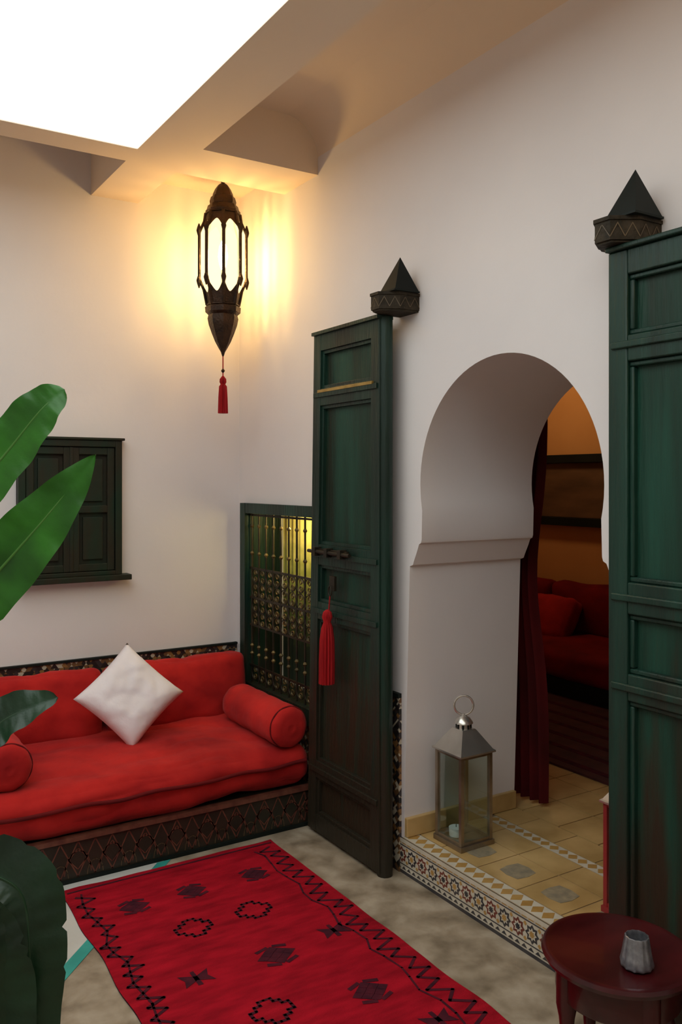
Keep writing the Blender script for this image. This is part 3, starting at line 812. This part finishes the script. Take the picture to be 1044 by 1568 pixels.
# ------------------------------------------------------------ banana plant
def cr(pts,n):
    P=[Vector(p) for p in pts]; P=[P[0]*2-P[1]]+P+[P[-1]*2-P[-2]]; out=[]
    S=len(P)-3
    for k in range(n+1):
        t=k/n*S; i=min(int(t),S-1); t-=i
        p0,p1,p2,p3=P[i:i+4]
        out.append(0.5*((2*p1)+(p2-p0)*t+(2*p0-5*p1+4*p2-p3)*t*t+(3*p1-p0-3*p2+p3)*t**3))
    return out
def leaf(b,pts,W,nrm,k,fold=0.25,ragged=0,blunt=0.35,seed=0,base=0.25,pl=0.0004):
    n=60; sp=cr(pts,n); nrm=Vector(nrm).normalized(); vs=[];fs=[]; A=7
    rr=random.Random(seed); notch=[1.0]*(n+1)
    if ragged:
        for i in range(4,n-2):
            if rr.random()<0.16: notch[i]=1-ragged*rr.uniform(0.4,1)
    for i,p in enumerate(sp):
        t=i/n
        tg=(sp[min(i+1,n)]-sp[max(i-1,0)]).normalized()
        side=tg.cross(nrm).normalized(); nn=side.cross(tg).normalized()
        w=W*(min(1,t/base)**0.6)*(max(0.0,1-((t-base)/(1-base))**2.4) if t>base else 1)**blunt
        for a in range(-A,A+1):
            q=a/A
            ww=w*(notch[i] if abs(q)>0.85 else 1)
            wav=0.02*W/0.1*math.sin(i*0.5+seed+(2 if q>0 else 0))*abs(q)**2*0.3
            pleat=pl*math.cos(i*PI/2)*min(1,abs(q)*3)
            vs.append(p+side*ww*q+nn*(fold*abs(q)*w+wav+pleat))
    C=2*A+1
    for i in range(n):
        for a in range(C-1):
            v=i*C+a; fs.append((v,v+1,v+C+1,v+C))
    b.add(vs,fs,k)
    b.tube([p-nrm*0.002 for p in sp],[0.005*(1-i/n)+0.0012 for i in range(n+1)],'rib' if k=='leaf' else 'ribdark',6)
pot=(0.13,1.99)
b=MB()
b.rev(pot,[(0.13,0.0),(0.14,0.01),(0.185,0.33),(0.205,0.335),(0.205,0.375),(0.185,0.375),(0.17,0.345),(0.002,0.345)],40,'terracotta')
b.rev(pot,[(0.172,0.34),(0.172,0.35),(0.002,0.352)],30,'soil')
b.tube([(pot[0],pot[1],0.34),(pot[0]+0.01,pot[1],0.6),(pot[0]+0.02,pot[1]-0.005,0.85)],[0.045,0.038,0.026],'rib',12)
stem0=(pot[0]+0.02,pot[1]-0.005,0.80)
F_=Vector((-0.533,-0.846,0))
def petiole(a,c): b.tube(cr([stem0,a,c],12),[0.016-0.008*i/12 for i in range(13)],'rib',8)
petiole((0.16,1.99,1.05),(0.235,1.98,1.36))
leaf(b,[(0.235,1.98,1.36),(0.31,1.93,1.48),(0.375,1.89,1.575),(0.425,1.85,1.65),(0.467,1.83,1.692)],0.062,F_+Vector((0.2,0,0.45)),'leaf',0.15,blunt=0.5)
petiole((0.17,1.98,0.95),(0.22,1.97,1.14))
leaf(b,[(0.22,1.97,1.14),(0.31,1.92,1.26),(0.38,1.87,1.355),(0.45,1.83,1.45),(0.521,1.79,1.555)],0.074,F_+Vector((0.3,0,0.25)),'leaf',0.12,blunt=0.8,seed=2)
petiole((0.15,1.98,0.85),(0.24,1.96,0.90))
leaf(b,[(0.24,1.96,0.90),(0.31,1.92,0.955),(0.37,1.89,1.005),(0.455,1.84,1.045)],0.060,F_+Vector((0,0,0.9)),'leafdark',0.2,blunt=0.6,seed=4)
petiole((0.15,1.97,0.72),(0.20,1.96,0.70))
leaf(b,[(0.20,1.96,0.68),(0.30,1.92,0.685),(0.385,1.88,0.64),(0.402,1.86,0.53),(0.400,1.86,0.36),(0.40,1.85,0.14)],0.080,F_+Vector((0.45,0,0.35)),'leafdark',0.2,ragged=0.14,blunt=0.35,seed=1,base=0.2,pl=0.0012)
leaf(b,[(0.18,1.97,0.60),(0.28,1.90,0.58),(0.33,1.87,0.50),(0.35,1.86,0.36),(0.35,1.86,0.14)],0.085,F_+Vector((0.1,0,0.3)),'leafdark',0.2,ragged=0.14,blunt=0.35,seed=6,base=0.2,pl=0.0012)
leaf(b,[(0.10,2.0,0.8),(0.0,2.05,1.1),(-0.12,2.1,1.3),(-0.28,2.14,1.32)],0.09,(0,-0.3,1),'leaf',0.2,seed=8)
leaf(b,[(0.10,2.0,0.8),(0.05,2.15,1.1),(0.0,2.3,1.25),(-0.02,2.48,1.2)],0.09,(0.2,-0.2,1),'leaf',0.2,seed=9)
b.obj('potted_banana_plant',True,recalc=False,angle=60)

# ------------------------------------------------------------ lights
def point(name,loc,e,col,r=0.1):
    l=bpy.data.lights.new(name,'POINT'); l.energy=e; l.color=col; l.shadow_soft_size=r
    o=bpy.data.objects.new(name,l); o.location=loc; scene.collection.objects.link(o)
point('inner_room_fill',(4.0,4.3,2.35),12,(1.0,0.66,0.34),0.12)  # added fill light without a fixture, brightens the orange wall
point('niche_fill',(2.03,3.55,1.31),2.6,(1.0,0.85,0.35),0.03)  # added fill light inside the niche, brightens the curtain top
w=bpy.data.worlds.new('World'); scene.world=w; w.use_nodes=True
bg=w.node_tree.nodes['Background']; bg.inputs[0].default_value=(0.9,0.95,1,1); bg.inputs[1].default_value=0.6

# ------------------------------------------------------------ camera
cd=bpy.data.cameras.new('camera'); cd.sensor_fit='VERTICAL'; cd.sensor_height=36; cd.lens=36*1311/1568
cd.shift_y=-48/1568; cd.clip_start=0.05
c=bpy.data.objects.new('camera',cd); c.location=(0,0,1.5); c.rotation_euler=(PI/2,0,math.radians(-32.2))
scene.collection.objects.link(c); scene.camera=c
